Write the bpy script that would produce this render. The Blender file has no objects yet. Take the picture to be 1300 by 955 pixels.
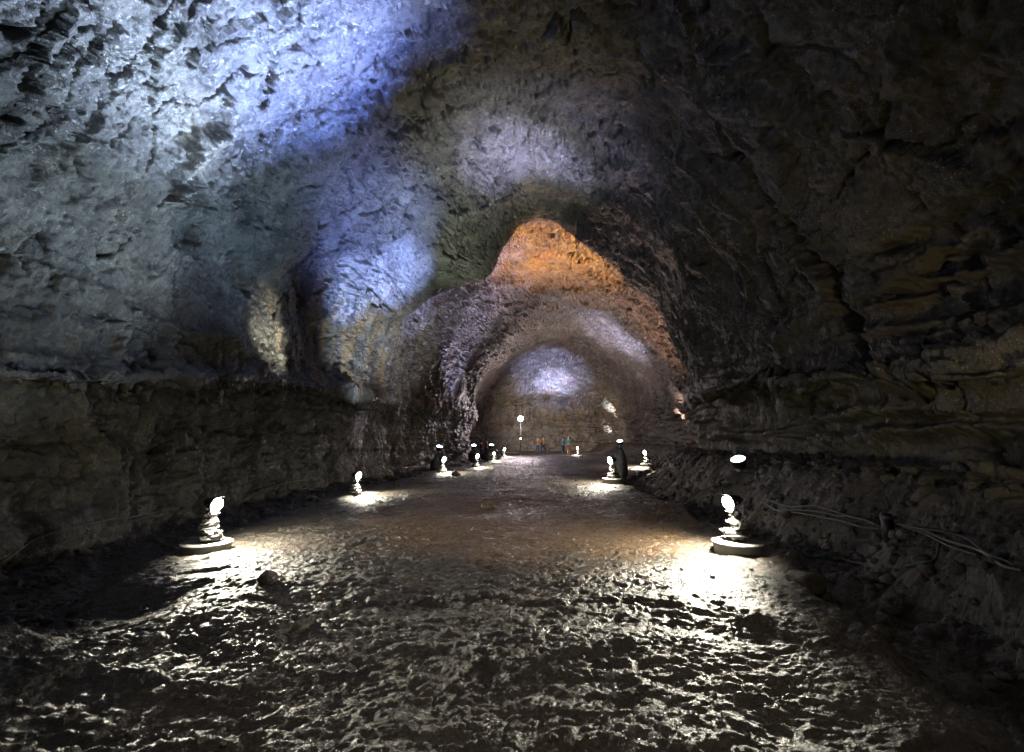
import bpy, bmesh, math, random
import numpy as np
from mathutils import Vector, Matrix
from mathutils.bvhtree import BVHTree

random.seed(7)
rng = np.random.default_rng(11)
SC = bpy.context.scene
COL = SC.collection
R = math.radians

# ------------------------------------------------------------------ camera
CAM = Vector((0.0, 0.0, 1.5)); PITCH = R(12.3); F = 578.0
cd = bpy.data.cameras.new('camera'); cam = bpy.data.objects.new('camera', cd); COL.objects.link(cam)
cam.location = CAM; cam.rotation_euler = (R(90) + PITCH, 0, 0)
cd.lens = 16.0; cd.sensor_width = 36.0; cd.shift_y = -0.035; cd.clip_end = 300; cd.clip_start = 0.05
SC.camera = cam

def ray(u, v):
    """viewing direction through a point of the photograph"""
    dx = (u - 650.0) / F; up = (432.0 - v) / F
    return Vector((dx, math.cos(PITCH) - up * math.sin(PITCH), math.sin(PITCH) + up * math.cos(PITCH)))
def at(u, v, Y):
    d = ray(u, v); return CAM + d * (Y / d.y)

# ------------------------------------------------------------------ noise
P = rng.permutation(256).astype(np.int32); P = np.concatenate([P, P, P])
G3 = rng.normal(size=(256, 3)).astype(np.float32); G3 /= np.linalg.norm(G3, axis=1)[:, None]
def pn(x, y, z):
    x = np.asarray(x, np.float32); y = np.asarray(y, np.float32); z = np.asarray(z, np.float32)
    xi = np.floor(x).astype(np.int32); yi = np.floor(y).astype(np.int32); zi = np.floor(z).astype(np.int32)
    xf = x - xi; yf = y - yi; zf = z - zi
    xi &= 255; yi &= 255; zi &= 255
    u = xf*xf*xf*(xf*(xf*6-15)+10); v = yf*yf*yf*(yf*(yf*6-15)+10); w = zf*zf*zf*(zf*(zf*6-15)+10)
    res = 0
    for a in (0, 1):
        wa = u if a else 1-u
        pa = P[xi+a]
        for b in (0, 1):
            wb = v if b else 1-v
            pb = P[pa+yi+b]
            for c in (0, 1):
                wc = w if c else 1-w
                g = G3[P[pb+zi+c]]
                res = res + wa*wb*wc*(g[..., 0]*(xf-a)+g[..., 1]*(yf-b)+g[..., 2]*(zf-c))
    return res * 1.5
def fbm(x, y, z, o=4, gain=.5, lac=2.03):
    r = 0; a = 1; f = 1
    for k in range(o):
        r = r + a*pn(x*f+k*17.3, y*f+k*5.1, z*f-k*9.7); a *= gain; f *= lac
    return r
def billow(x, y, z, o=4, gain=.55, lac=2.1):
    r = 0; a = 1; f = 1
    for k in range(o):
        r = r + a*(1-2*np.abs(pn(x*f+k*7.3, y*f+k*15.1, z*f-k*3.7))); a *= gain; f *= lac
    return r
def sstep(a, b, x):
    t = np.clip((x-a)/(b-a), 0, 1); return t*t*(3-2*t)
def vor2(x, y, seed=0):
    """F1, F2-F1 and a cell value"""
    xi = np.floor(x).astype(np.int32); yi = np.floor(y).astype(np.int32)
    f1 = np.full(x.shape, 9., np.float32); f2 = f1.copy(); cv = np.zeros_like(f1)
    for a in (-1, 0, 1):
        for b in (-1, 0, 1):
            h = P[(P[(xi+a+seed) & 255]+(yi+b)) & 255]; h2 = P[h+37]
            px = xi+a+h/256.; py = yi+b+h2/256.
            d = np.sqrt((px-x)**2+(py-y)**2).astype(np.float32)
            m = d < f1
            f2 = np.where(m, f1, np.minimum(f2, d)); cv = np.where(m, P[h2+11]/256., cv); f1 = np.where(m, d, f1)
    return f1, f2-f1, cv

def vor3(x, y, z, seed=0):
    """F1, F2-F1, cell value and a tilted facet height for every cell"""
    xi = np.floor(x).astype(np.int32); yi = np.floor(y).astype(np.int32); zi = np.floor(z).astype(np.int32)
    f1 = np.full(x.shape, 9., np.float32); f2 = f1.copy(); cv = np.zeros_like(f1); fc = np.zeros_like(f1)
    for a in (-1, 0, 1):
        for b in (-1, 0, 1):
            for c in (-1, 0, 1):
                h = P[(P[(P[(xi+a+seed) & 255]+(yi+b)) & 255]+(zi+c)) & 255]
                px = (xi+a-x)+P[h+37]/256.; py = (yi+b-y)+P[h+91]/256.; pz = (zi+c-z)+P[h+153]/256.
                d = px*px+py*py+pz*pz; m = d < f1; g = G3[P[h+61]]
                f2 = np.where(m, f1, np.minimum(f2, d)); cv = np.where(m, P[h+11]/256., cv)
                fc = np.where(m, g[..., 0]*px+g[..., 1]*py+g[..., 2]*pz, fc); f1 = np.where(m, d, f1)
    f1 = np.sqrt(f1); return f1.astype(np.float32), (np.sqrt(f2)-f1).astype(np.float32), cv, fc
def facet2(x, y, seed=0):
    xi = np.floor(x).astype(np.int32); yi = np.floor(y).astype(np.int32)
    f1 = np.full(x.shape, 9., np.float32); fc = np.zeros_like(f1)
    for a in (-1, 0, 1):
        for b in (-1, 0, 1):
            h = P[(P[(xi+a+seed) & 255]+(yi+b)) & 255]; px = xi+a-x+P[h+37]/256.; py = yi+b-y+P[h+91]/256.
            d = px*px+py*py; m = d < f1; g = G3[P[h+61]]
            fc = np.where(m, g[..., 0]*px+g[..., 1]*py+.25*g[..., 2], fc); f1 = np.where(m, d, f1)
    return fc

# ------------------------------------------------------------------ helpers
def tag(o, label=None, cat=None, group=None, kind=None):
    if label: o['label'] = label
    if cat: o['category'] = cat
    if group: o['group'] = group
    if kind: o['kind'] = kind
    return o
def link(name, me, mat=None, parent=None, smooth=True):
    o = bpy.data.objects.new(name, me); COL.objects.link(o)
    if mat:
        me.materials.clear(); me.materials.append(mat)
    if parent: o.parent = parent
    if smooth: me.polygons.foreach_set('use_smooth', [True]*len(me.polygons))
    return o
def empty(name, loc, rz=0.0):
    o = bpy.data.objects.new(name, None); COL.objects.link(o); o.location = loc; o.rotation_euler = (0, 0, rz)
    o.empty_display_size = .1
    return o
def grid_mesh(name, X, Y, Z, flip=False, rows=None, cols=None):
    if rows is not None: X = X[rows]; Y = Y[rows]; Z = Z[rows]
    if cols is not None: X = X[:, cols]; Y = Y[:, cols]; Z = Z[:, cols]
    n, m = X.shape
    co = np.stack([X, Y, Z], -1).reshape(-1).astype(np.float32)
    i = np.arange(n*m).reshape(n, m)
    a, b, c, d = i[:-1, :-1], i[1:, :-1], i[1:, 1:], i[:-1, 1:]
    q = np.stack([a, d, c, b] if flip else [a, b, c, d], -1).reshape(-1)
    me = bpy.data.meshes.new(name); nf = (n-1)*(m-1)
    me.vertices.add(n*m); me.vertices.foreach_set('co', co)
    me.loops.add(nf*4); me.loops.foreach_set('vertex_index', q.astype(np.int32))
    me.polygons.add(nf); me.polygons.foreach_set('loop_start', np.arange(nf, dtype=np.int32)*4)
    me.update(calc_edges=True)
    return me
def bm_mesh(name, bm):
    me = bpy.data.meshes.new(name); bm.normal_update(); bm.to_mesh(me); bm.free(); return me
def lathe(bm, prof, n=32, M=Matrix.Identity(4), cap=True):
    rings = []
    for r, z in prof:
        rings.append([bm.verts.new(M @ Vector((r*math.cos(2*math.pi*k/n), r*math.sin(2*math.pi*k/n), z))) for k in range(n)])
    for A, B in zip(rings, rings[1:]):
        for k in range(n): bm.faces.new((A[k], A[(k+1) % n], B[(k+1) % n], B[k]))
    if cap:
        bm.faces.new(rings[0][::-1]); bm.faces.new(rings[-1])
def tube(bm, pts, r, n=8, rads=None):
    pts = [Vector(p) for p in pts]; rings = []
    for i, p in enumerate(pts):
        t = (pts[min(i+1, len(pts)-1)]-pts[max(i-1, 0)]).normalized()
        s = t.cross(Vector((0, 0, 1)))
        if s.length < 1e-3: s = Vector((1, 0, 0))
        s.normalize(); w = s.cross(t); rr = rads[i] if rads else r
        rings.append([bm.verts.new(p+(s*math.cos(2*math.pi*k/n)+w*math.sin(2*math.pi*k/n))*rr) for k in range(n)])
    for A, B in zip(rings, rings[1:]):
        for k in range(n): bm.faces.new((A[k], A[(k+1) % n], B[(k+1) % n], B[k]))
    bm.faces.new(rings[0][::-1]); bm.faces.new(rings[-1])
def box(bm, cx, cy, cz, sx, sy, sz, M=Matrix.Identity(4), bev=0.0):
    vs = bmesh.ops.create_cube(bm, size=1, matrix=M @ Matrix.Translation((cx, cy, cz)) @ Matrix.Diagonal((sx, sy, sz, 1)))['verts']
    if bev:
        es = list({e for v in vs for e in v.link_edges})
        bmesh.ops.bevel(bm, geom=es, offset=bev, segments=2, affect='EDGES')
def catmull(pts, k=8):
    pts = [Vector(p) for p in pts]; out = []
    for i in range(len(pts)-1):
        a = pts[max(i-1, 0)]; b = pts[i]; c = pts[i+1]; d = pts[min(i+2, len(pts)-1)]
        for j in range(k):
            t = j/k
            out.append(.5*((2*b)+(c-a)*t+(2*a-5*b+4*c-d)*t*t+(3*b-a-3*c+d)*t**3))
    out.append(pts[-1]); return out
def rock_mesh(name, seed, s, sub=3, rough=.35, flat=.0):
    bm = bmesh.new(); bmesh.ops.create_icosphere(bm, subdivisions=sub, radius=1)
    co = np.array([v.co[:] for v in bm.verts], np.float32)
    q = co*1.1+seed*3.17
    d = 1+rough*fbm(q[:, 0], q[:, 1], q[:, 2], 4)
    co = co*d[:, None]
    # facet it with a few cutting planes
    rs = np.random.default_rng(seed)
    for k in range(9):
        nrm = rs.normal(size=3); nrm /= np.linalg.norm(nrm); h = rs.uniform(.62, .92)
        e = co@nrm-h; co = co-np.maximum(e, 0)[:, None]*nrm*.92
    q = co*5+seed
    co = co*(1+.05*fbm(q[:, 0], q[:, 1], q[:, 2], 3))[:, None]
    for v, c in zip(bm.verts, co): v.co = Vector((float(c[0])*s[0], float(c[1])*s[1], float(c[2])*s[2]))
    return bm_mesh(name, bm)

# ------------------------------------------------------------------ materials
def mat_new(name):
    m = bpy.data.materials.new(name); m.use_nodes = True
    nt = m.node_tree; return m, nt, nt.nodes['Principled BSDF']
def simple(name, col, rough=.5, metal=0., bump=0., bscale=60, var=.25, spec=.5):
    m, nt, b = mat_new(name); N = nt.nodes; L = nt.links
    no = N.new('ShaderNodeTexNoise'); no.inputs['Scale'].default_value = bscale*.25; no.inputs['Detail'].default_value = 6
    tc = N.new('ShaderNodeTexCoord'); L.new(tc.outputs['Object'], no.inputs['Vector'])
    mx = N.new('ShaderNodeMix'); mx.data_type = 'RGBA'
    mx.inputs[6].default_value = tuple(c*(1-var) for c in col)+(1,); mx.inputs[7].default_value = tuple(min(1, c*(1+var)) for c in col)+(1,)
    L.new(no.outputs['Fac'], mx.inputs[0]); L.new(mx.outputs[2], b.inputs['Base Color'])
    b.inputs['Roughness'].default_value = rough; b.inputs['Metallic'].default_value = metal
    b.inputs['Specular IOR Level'].default_value = spec
    if bump:
        n2 = N.new('ShaderNodeTexNoise'); n2.inputs['Scale'].default_value = bscale; n2.inputs['Detail'].default_value = 8
        L.new(tc.outputs['Object'], n2.inputs['Vector'])
        bp = N.new('ShaderNodeBump'); bp.inputs['Strength'].default_value = 1; bp.inputs['Distance'].default_value = bump
        L.new(n2.outputs['Fac'], bp.inputs['Height']); L.new(bp.outputs[0], b.inputs['Normal'])
    return m
def emis(name, col, st):
    m, nt, b = mat_new(name); b.inputs['Base Color'].default_value = (.8, .8, .8, 1)
    b.inputs['Emission Color'].default_value = tuple(col)+(1,); b.inputs['Emission Strength'].default_value = st
    return m

def rock_material(name, stops, ochre, pale, streak=0.0, rough=(.28, .6), bumpd=.05, freq=1.0, floor=False, palew=.5, ochw=.75, fineb=.16, fbs=46, speck=.5):
    m, nt, b = mat_new(name); N = nt.nodes; L = nt.links
    geo = N.new('ShaderNodeNewGeometry')
    def noise(scale, detail=8, rg=.55, vec=None, dist=0.):
        n = N.new('ShaderNodeTexNoise'); n.inputs['Scale'].default_value = scale; n.inputs['Detail'].default_value = detail
        n.inputs['Roughness'].default_value = rg; n.inputs['Distortion'].default_value = dist
        L.new(vec if vec else geo.outputs['Position'], n.inputs['Vector']); return n.outputs['Fac']
    def mapr(x, a, b_, c=0., d=1.):
        r = N.new('ShaderNodeMapRange'); r.inputs[1].default_value = a; r.inputs[2].default_value = b_
        r.inputs[3].default_value = c; r.inputs[4].default_value = d; r.interpolation_type = 'SMOOTHSTEP'; L.new(x, r.inputs[0]); return r.outputs[0]
    def mix(f, a, c):
        x = N.new('ShaderNodeMix'); x.data_type = 'RGBA'
        if isinstance(f, float): x.inputs[0].default_value = f
        else: L.new(f, x.inputs[0])
        if isinstance(a, tuple): x.inputs[6].default_value = a+(1,)
        else: L.new(a, x.inputs[6])
        if isinstance(c, tuple): x.inputs[7].default_value = c+(1,)
        else: L.new(c, x.inputs[7])
        return x.outputs[2]
    def mul(a, k):
        x = N.new('ShaderNodeMath'); x.operation = 'MULTIPLY'; L.new(a, x.inputs[0])
        if isinstance(k, (int, float)): x.inputs[1].default_value = k
        else: L.new(k, x.inputs[1])
        return x.outputs[0]
    def add(a, c):
        x = N.new('ShaderNodeMath'); x.operation = 'ADD'; L.new(a, x.inputs[0]); L.new(c, x.inputs[1]); return x.outputs[0]
    cr = N.new('ShaderNodeValToRGB'); e = cr.color_ramp
    while len(e.elements) < len(stops): e.elements.new(.5)
    for el, (p, c) in zip(e.elements, stops): el.position = p; el.color = c+(1,)
    L.new(noise(1.3*freq, 12, .62, dist=.4), cr.inputs[0])
    c = cr.outputs[0]
    c = mix(mul(mapr(noise(.45*freq, 12, .68), .48, .74), ochw), c, ochre)
    c = mix(mul(mapr(noise(.8*freq, 14, .75, dist=.6), .52, .78), palew), c, pale)
    if streak:
        mp = N.new('ShaderNodeMapping'); mp.inputs['Scale'].default_value = (1.6, 1.6, .09)
        L.new(geo.outputs['Position'], mp.inputs[0])
        s = noise(1.0, 6, .6, mp.outputs[0])
        sx = N.new('ShaderNodeSeparateXYZ'); L.new(geo.outputs['Position'], sx.inputs[0])
        zm = mul(mul(mapr(sx.outputs[2], 9., 5.5), mapr(sx.outputs[2], 2.5, 3.8)), mapr(sx.outputs[1], 11., 15.))
        c = mix(mul(mul(mapr(s, .51, .57), zm), streak), c, (.26, .19, .10))
        c = mix(mul(mul(mapr(s, .48, .42), zm), streak), c, (.022, .02, .02))
    if floor:   # trodden brown sand in the middle of the path
        vm = N.new('ShaderNodeVectorMath'); vm.operation = 'MULTIPLY_ADD'; L.new(geo.outputs['Position'], vm.inputs[0])
        vm.inputs[1].default_value = (1/3.4, 1/4.2, 0); vm.inputs[2].default_value = (-.5/3.4, -9.6/4.2, 0)
        ln = N.new('ShaderNodeVectorMath'); ln.operation = 'LENGTH'; L.new(vm.outputs[0], ln.inputs[0])
        nn = mul(noise(.9, 8, .65), 1.6); sb = N.new('ShaderNodeMath'); sb.operation = 'ADD'; L.new(ln.outputs['Value'], sb.inputs[0]); L.new(nn, sb.inputs[1])
        c = mix(mul(mapr(sb.outputs[0], 1.9, 1.45), .9), c, (.24, .15, .08))
    fine = noise(38, 6, .7)
    c = mix(mapr(fine, .35, .7), mix(.55, c, (.012, .011, .01)), c)
    g2 = noise(9, 10, .75); c = mix(mapr(g2, .38, .56), mix(.5, c, (.02, .018, .015)), c)
    sp = noise(26, 5, .8); c = mix(mul(mul(mapr(sp, .585, .64), mapr(noise(.7, 4), .45, .6)), speck), c, (.62, .60, .52))  # pale mineral specks, also painted in place of wet sparkle
    L.new(c, b.inputs['Base Color'])
    rr = noise(3.1, 8, .6)
    L.new(mapr(rr, .3, .7, rough[0], rough[1]), b.inputs['Roughness'])
    b.inputs['Specular IOR Level'].default_value = .6
    # bump: pitted and grainy at several sizes
    vo = N.new('ShaderNodeTexVoronoi'); vo.inputs['Scale'].default_value = 11; L.new(geo.outputs['Position'], vo.inputs['Vector'])
    h = add(mul(noise(6, 14, .68), 1.0), mul(vo.outputs['Distance'], .22))
    h = add(h, mul(noise(fbs, 6, .7), fineb))
    h = add(h, mul(noise(fbs*.37, 5, .65), fineb*1.3))
    bp = N.new('ShaderNodeBump'); bp.inputs['Strength'].default_value = 1.0; bp.inputs['Distance'].default_value = bumpd
    L.new(h, bp.inputs['Height']); L.new(bp.outputs[0], b.inputs['Normal'])
    return m

M_wall = rock_material('basalt_wall', [(.0, (.035, .035, .037)), (.42, (.09, .088, .086)), (.55, (.17, .165, .155)), (.75, (.30, .29, .27))],
                       (.15, .11, .07), (.34, .33, .31), streak=1.0, palew=.4, ochw=.3, speck=.9, rough=(.22, .46), bumpd=.06, fineb=.30, fbs=34)
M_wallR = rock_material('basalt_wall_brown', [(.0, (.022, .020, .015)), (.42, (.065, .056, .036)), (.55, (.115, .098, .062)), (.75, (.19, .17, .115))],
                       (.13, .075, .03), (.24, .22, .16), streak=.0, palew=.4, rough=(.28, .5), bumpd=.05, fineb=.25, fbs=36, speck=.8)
M_far = rock_material('basalt_far_chamber', [(.0, (.05, .045, .04)), (.42, (.12, .105, .09)), (.55, (.20, .18, .15)), (.75, (.32, .28, .24))],
                       (.22, .12, .05), (.38, .34, .30), streak=.5)
M_floor = rock_material('wet_lava_floor', [(.0, (.034, .030, .026)), (.42, (.072, .062, .052)), (.55, (.105, .09, .073)), (.75, (.16, .14, .11))],
                       (.11, .068, .038), (.15, .12, .09), rough=(.26, .5), bumpd=.03, freq=1.2, palew=.25, floor=True, fineb=.9, fbs=40)
M_stone = rock_material('cairn_stone', [(.0, (.03, .03, .029)), (.42, (.07, .068, .065)), (.55, (.11, .105, .10)), (.75, (.17, .165, .15))],
                       (.10, .07, .045), (.2, .19, .17), rough=(.4, .7), bumpd=.012, freq=6)
M_conc = simple('concrete', (.20, .195, .18), .8, bump=.012, bscale=80)
M_black = simple('black_metal', (.02, .02, .022), .45, metal=.3, bump=.001)
M_steel = simple('grey_metal', (.35, .35, .36), .4, metal=.7, bump=.0005)
M_cable = simple('pale_cable_sheath', (.11, .115, .11), .32, var=.15)
M_cabled = simple('dark_cable_sheath', (.05, .08, .07), .35)
E_flood = emis('lit_flood_glass', (1., .97, .86), 60)
E_blue = emis('lit_cool_lens', (.72, .84, 1.), 14)
E_pink = emis('lit_pole_globe', (1., .86, .92), 60)

# ------------------------------------------------------------------ cave shape: profiles across the passage at stations along it
ST = [
(-9, [(0,-.6)]*19),
(-8, [(-3,-.6),(-3.5,.6),(-3.6,1.7),(-3.5,2.2),(-3.6,3),(-3.4,4.5),(-3,6),(-2,7),(-1,7.4),(0,7.5),(1.2,7.1),(2.4,6.2),(3.2,5),(3.4,3.2),(3.2,2.3),(3.5,1.9),(3.4,1.35),(3.3,1.1),(3,-.6)]),
(0, [(-6.0,-.6),(-6.4,.6),(-6.5,1.6),(-6.1,2.0),(-6.5,2.8),(-6.7,4.8),(-6.0,7.1),(-4.3,8.8),(-2.4,9.7),(-.3,10.0),(2.6,9.4),(5.0,7.6),(6.4,5.3),(6.5,3.0),(6.0,2.2),(6.5,1.8),(6.4,1.3),(6.0,1.05),(5.0,-.6)]),
(6, [(-6.4,-.6),(-6.9,.6),(-7.3,1.8),(-6.4,2.25),(-6.8,3.0),(-7.1,5.0),(-6.4,7.5),(-4.7,9.4),(-2.6,10.4),(-.3,10.7),(2.7,10.0),(5.2,8.0),(6.7,5.5),(6.8,3.2),(6.2,2.3),(6.8,1.9),(6.7,1.35),(6.2,1.1),(5.2,-.6)]),
(12, [(-7,-.6),(-7.4,.8),(-7.7,2.4),(-6.7,2.95),(-7.2,3.7),(-7.5,6),(-6.7,8.7),(-4.9,10.7),(-2.8,11.8),(-.3,12.2),(3.0,11.4),(5.6,9.1),(7.1,6.3),(7.3,4.2),(6.7,3.1),(7.4,2.5),(7.3,1.4),(6.7,1.1),(5.8,-.6)]),
(16.5, [(-6.9,-.6),(-7.2,.8),(-7.4,2.6),(-6.4,3.2),(-6.8,4.0),(-6.8,6.2),(-5.6,8.7),(-3.6,10.6),(-1.6,12.0),(.6,12.8),(3.6,11.7),(6.0,9.1),(7.4,6.2),(7.6,4.4),(7.1,3.3),(7.8,2.6),(7.7,1.4),(7.2,1.0),(6.4,-.6)]),
(19.5, [(-6.5,-.6),(-6.8,.8),(-6.8,2.6),(-6.2,3.3),(-6.5,4.2),(-6.2,6.0),(-4.9,8.1),(-2.6,9.6),(-.9,11.4),(1.3,12.8),(4.2,10.8),(6.5,8.1),(7.5,5.8),(7.9,4.3),(7.6,3.3),(8.1,2.6),(8.1,1.3),(7.7,1.0),(6.9,-.6)]),
(21, [(-6.2,-.6),(-6.5,.8),(-6.5,2.6),(-5.9,3.3),(-6.2,4.2),(-5.9,6.0),(-4.4,8.0),(-1.4,9.4),(-.5,11.0),(1.5,12.5),(4.4,10.4),(6.7,7.9),(7.6,5.6),(8.0,4.2),(7.9,3.4),(8.3,2.6),(8.4,1.3),(8.0,1.0),(7.2,-.6)]),
(23, [(-5.9,-.6),(-6.2,.8),(-6.1,2.6),(-5.6,3.4),(-5.8,4.4),(-5.7,6.2),(-4.7,8.6),(-2.9,10.6),(-1.0,12.4),(1.7,13.6),(5.2,12.3),(8.0,9.7),(9.3,6.6),(9.8,4.6),(9.5,3.5),(10.,2.7),(10.0,1.4),(9.6,1.0),(8.8,-.6)]),
(26, [(-5.4,-.6),(-5.7,.8),(-5.6,2.6),(-5.1,3.4),(-5.3,4.5),(-5.2,6.5),(-4.3,9.),(-2.6,11.3),(-.6,13.1),(2.2,14.1),(5.8,13),(8.8,10.5),(10.5,7),(11,4.8),(10.7,3.6),(11.2,2.8),(11.2,1.4),(10.8,1.0),(10,-.6)]),
(33, [(-4.4,-.6),(-4.7,.8),(-4.6,2.4),(-4.1,3.2),(-4.3,4.4),(-4.1,6.5),(-3.0,9.2),(-1.2,11.4),(.8,12.9),(3.5,13.6),(7,12.6),(10,10),(11.6,7),(12.2,4.8),(11.9,3.7),(12.4,2.8),(12.4,1.4),(12,1),(11.2,-.6)]),
(40, [(-3.4,-.6),(-3.6,.8),(-3.5,2.4),(-3.0,3.2),(-3.2,4.4),(-3.,6.3),(-1.8,8.8),(0,10.8),(2,12.1),(4.5,12.6),(8,11.8),(11,9.3),(12.6,6.8),(13.2,4.8),(12.9,3.7),(13.4,2.8),(13.4,1.4),(13,1),(12.2,-.6)]),
(47, [(-3.9,-.6),(-4.2,.8),(-4.2,2.4),(-3.8,3.2),(-3.9,4.4),(-3.5,6.2),(-2.0,8.4),(.2,10.4),(2.4,11.7),(4.5,12.3),(8,11.6),(11,9.4),(12.8,6.8),(13.4,4.6),(13.1,3.6),(13.5,2.8),(13.5,1.4),(13.2,1),(12.5,-.6)]),
(53, [(-5,-.6),(-5.4,.8),(-5.4,2.3),(-5.,3.0),(-5.,4.1),(-4.3,5.8),(-2.6,7.7),(-.4,9.5),(2.0,10.6),(4.5,10.9),(8,10.3),(11,8.4),(12.7,6.3),(13.2,4.5),(13.0,3.6),(13.3,2.8),(13.3,1.4),(13.,1),(12.4,-.6)]),
(57, [(-6,-.6),(-6.4,.8),(-6.4,2.1),(-6.2,2.8),(-6.1,3.7),(-5.6,5.),(-4.2,6.5),(-1.6,7.9),(1.4,8.6),(4.5,8.8),(8,8.3),(11,7.),(12.5,5.6),(12.9,4.3),(12.7,3.4),(13.,2.6),(13.,1.3),(12.8,.9),(12.2,-.6)]),
(58.6, [(-6,-.6),(-6.3,.8),(-6.3,1.9),(-6.1,2.5),(-6.,3.3),(-5.5,4.3),(-4.2,5.4),(-1.6,6.5),(1.4,7.0),(4.5,7.1),(8,6.8),(11,5.8),(12.3,4.8),(12.7,3.9),(12.5,3.2),(12.8,2.5),(12.8,1.3),(12.6,.9),(12.,-.6)]),
(61, [(-5.6,-.6),(-6,.8),(-6,1.8),(-5.8,2.4),(-5.7,3.1),(-5.2,4.),(-3.9,5.),(-1.4,6.1),(1.5,6.6),(4.5,6.7),(7.8,6.4),(10.6,5.4),(11.9,4.5),(12.2,3.7),(12.1,3.1),(12.3,2.4),(12.3,1.2),(12.1,.8),(11.6,-.6)]),
(62, [(4,-.6)]*19),
]
K = 19
SY = np.array([s[0] for s in ST], float); SP = np.array([s[1] for s in ST], float)   # stations x K x 2
def pchip(xs, ys, x):
    """monotone cubic along axis 0"""
    ys = np.asarray(ys, float); h = np.diff(xs); sh = (slice(None),)+(None,)*(ys.ndim-1)
    d = np.diff(ys, axis=0)/h[sh]; m = np.zeros_like(ys)
    s = (np.sign(d[:-1]) == np.sign(d[1:])) & (d[:-1] != 0)
    w1 = (2*h[1:]+h[:-1])[sh]; w2 = (h[1:]+2*h[:-1])[sh]
    with np.errstate(all='ignore'): hm = (w1+w2)/(w1/d[:-1]+w2/d[1:])
    m[1:-1] = np.where(s, hm, 0); m[0] = d[0]; m[-1] = d[-1]
    i = np.clip(np.searchsorted(xs, x, side='right')-1, 0, len(xs)-2)
    t = ((x-xs[i])/h[i])[sh]; H = h[i][sh]
    return (2*t**3-3*t**2+1)*ys[i]+(t**3-2*t**2+t)*H*m[i]+(-2*t**3+3*t**2)*ys[i+1]+(t**3-t**2)*H*m[i+1]
def crspline(P_, t):
    """catmull-rom along axis 1 at params t in 0..K-1"""
    i = np.clip(np.floor(t).astype(int), 0, K-2); f = (t-i)[None, :, None]
    a = P_[:, np.clip(i-1, 0, K-1)]; b = P_[:, i]; c = P_[:, i+1]; d = P_[:, np.clip(i+2, 0, K-1)]
    return .5*(2*b+(c-a)*f+(2*a-5*b+4*c-d)*f*f+(3*b-a-3*c+d)*f**3)

def yrows():
    ys = list(np.linspace(-9, 3.2, 60)); y = 3.2
    while y < 61.95:
        ys.append(y)
        dy = np.interp(y, [3, 6, 10, 16, 24, 40, 58, 61, 61.04, 62], [.035, .024, .034, .05, .075, .11, .10, .03, .005, .005]); y += dy
    ys.append(62.0); return np.array(sorted(set(ys)))
def scols(n=900):
    tt = np.linspace(0, K-1, 2000); prof = crspline(SP[3:5].mean(0)[None], tt)[0]
    L_ = np.r_[0, np.cumsum(np.linalg.norm(np.diff(prof, axis=0), axis=1))]
    return np.interp(np.linspace(0, L_[-1], n), L_, tt)
def base_surface(ys, ts):
    C = crspline(pchip(SY, SP, ys), ts)
    return C[..., 0], np.repeat(ys[:, None], len(ts), 1), C[..., 1]

# coarse surface, to find where a point of the photograph lies on the rock
cy = np.concatenate([np.linspace(-8.9, 20, 120), np.linspace(20.2, 61.9, 160)]); ct = np.linspace(0, K-1, 160)
cx_, cy_, cz_ = base_surface(cy, ct)
cme = grid_mesh('tmp', cx_, cy_, cz_)
coarse = BVHTree.FromPolygons([v.co[:] for v in cme.vertices], [p.vertices[:] for p in cme.polygons]); bpy.data.meshes.remove(cme)
def on_rock(u, v):
    h = coarse.ray_cast(CAM, ray(u, v).normalized())[0]
    return h if h else at(u, v, 30)

# cracks, ridges and hollows of the rock: (points, half-width in m, height in m)
FEAT = [
 ([(905,195),(941,200),(973,247),(994,268),(1025,305),(1057,352),(1064,409),(1093,457),(1125,480),(1150,500)], 0.170, -.9),
 ([(1118,60),(1122,120),(1115,180),(1075,225),(1050,262),(1038,290)], 0.040, -.45),
 ([(1000,445),(1045,440),(1085,452)], 0.030, -.3),
 ([(1300,215),(1240,260),(1180,300),(1100,330)], 0.200, -.25),
 ([(1300,300),(1200,335),(1120,380)], 0.160, -.3),
 ([(325,40),(342,78),(352,110),(333,150),(330,190),(340,225)], 0.035, -.45),
 ([(365,90),(366,140),(368,190),(388,205),(395,240)], 0.030, -.4),
 ([(500,50),(478,70),(470,105),(455,150),(450,190)], 0.045, -.5),
 ([(440,215),(452,250),(450,285)], 0.040, -.4),
 ([(410,295),(408,330),(404,350)], 0.045, -.5),
 ([(480,290),(490,320),(478,335)], 0.050, -.5),
 ([(375,335),(385,365),(392,392),(388,420)], 0.060, -.55),
 ([(445,330),(470,365),(500,395),(540,420)], 0.050, -.4),
 ([(290,440),(310,460),(318,470)], 0.040, -.35),
 ([(585,165),(610,188),(640,186)], 0.060, -.4),
 ([(20,30),(22,110),(40,180)], .06, -.25),
 ([(90,120),(100,200),(115,260)], 0.075, -.25),
 ([(560,60),(540,110),(520,160),(535,215)], 0.050, -.35),
 ([(760,230),(745,180),(715,140)], 0.075, -.3),
 ([(292,110),(283,160),(235,178),(210,205),(200,262)], 0.220, .4),
 ([(235,215),(230,270),(250,330)], 0.450, -.5),
 ([(310,255),(300,320),(320,380)], 0.350, -.35),
 ([(130,395),(165,420),(155,450)], 0.120, .25),
 ([(180,400),(230,425),(300,440)], 0.120, .2),
 ([(900,250),(930,300),(935,350)], 0.300, -.2),
 ([(675,330),(720,322),(760,330)], 0.060, -.4),
 ([(690,360),(730,352)], 0.050, -.3),
 ([(655,380),(700,300),(720,290)], 0.060, -.3),
 ([(760,400),(800,392),(840,370)], 0.070, -.4),
 ([(620,450),(660,440),(740,455),(850,480)], 0.180, -.4),
]
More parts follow.
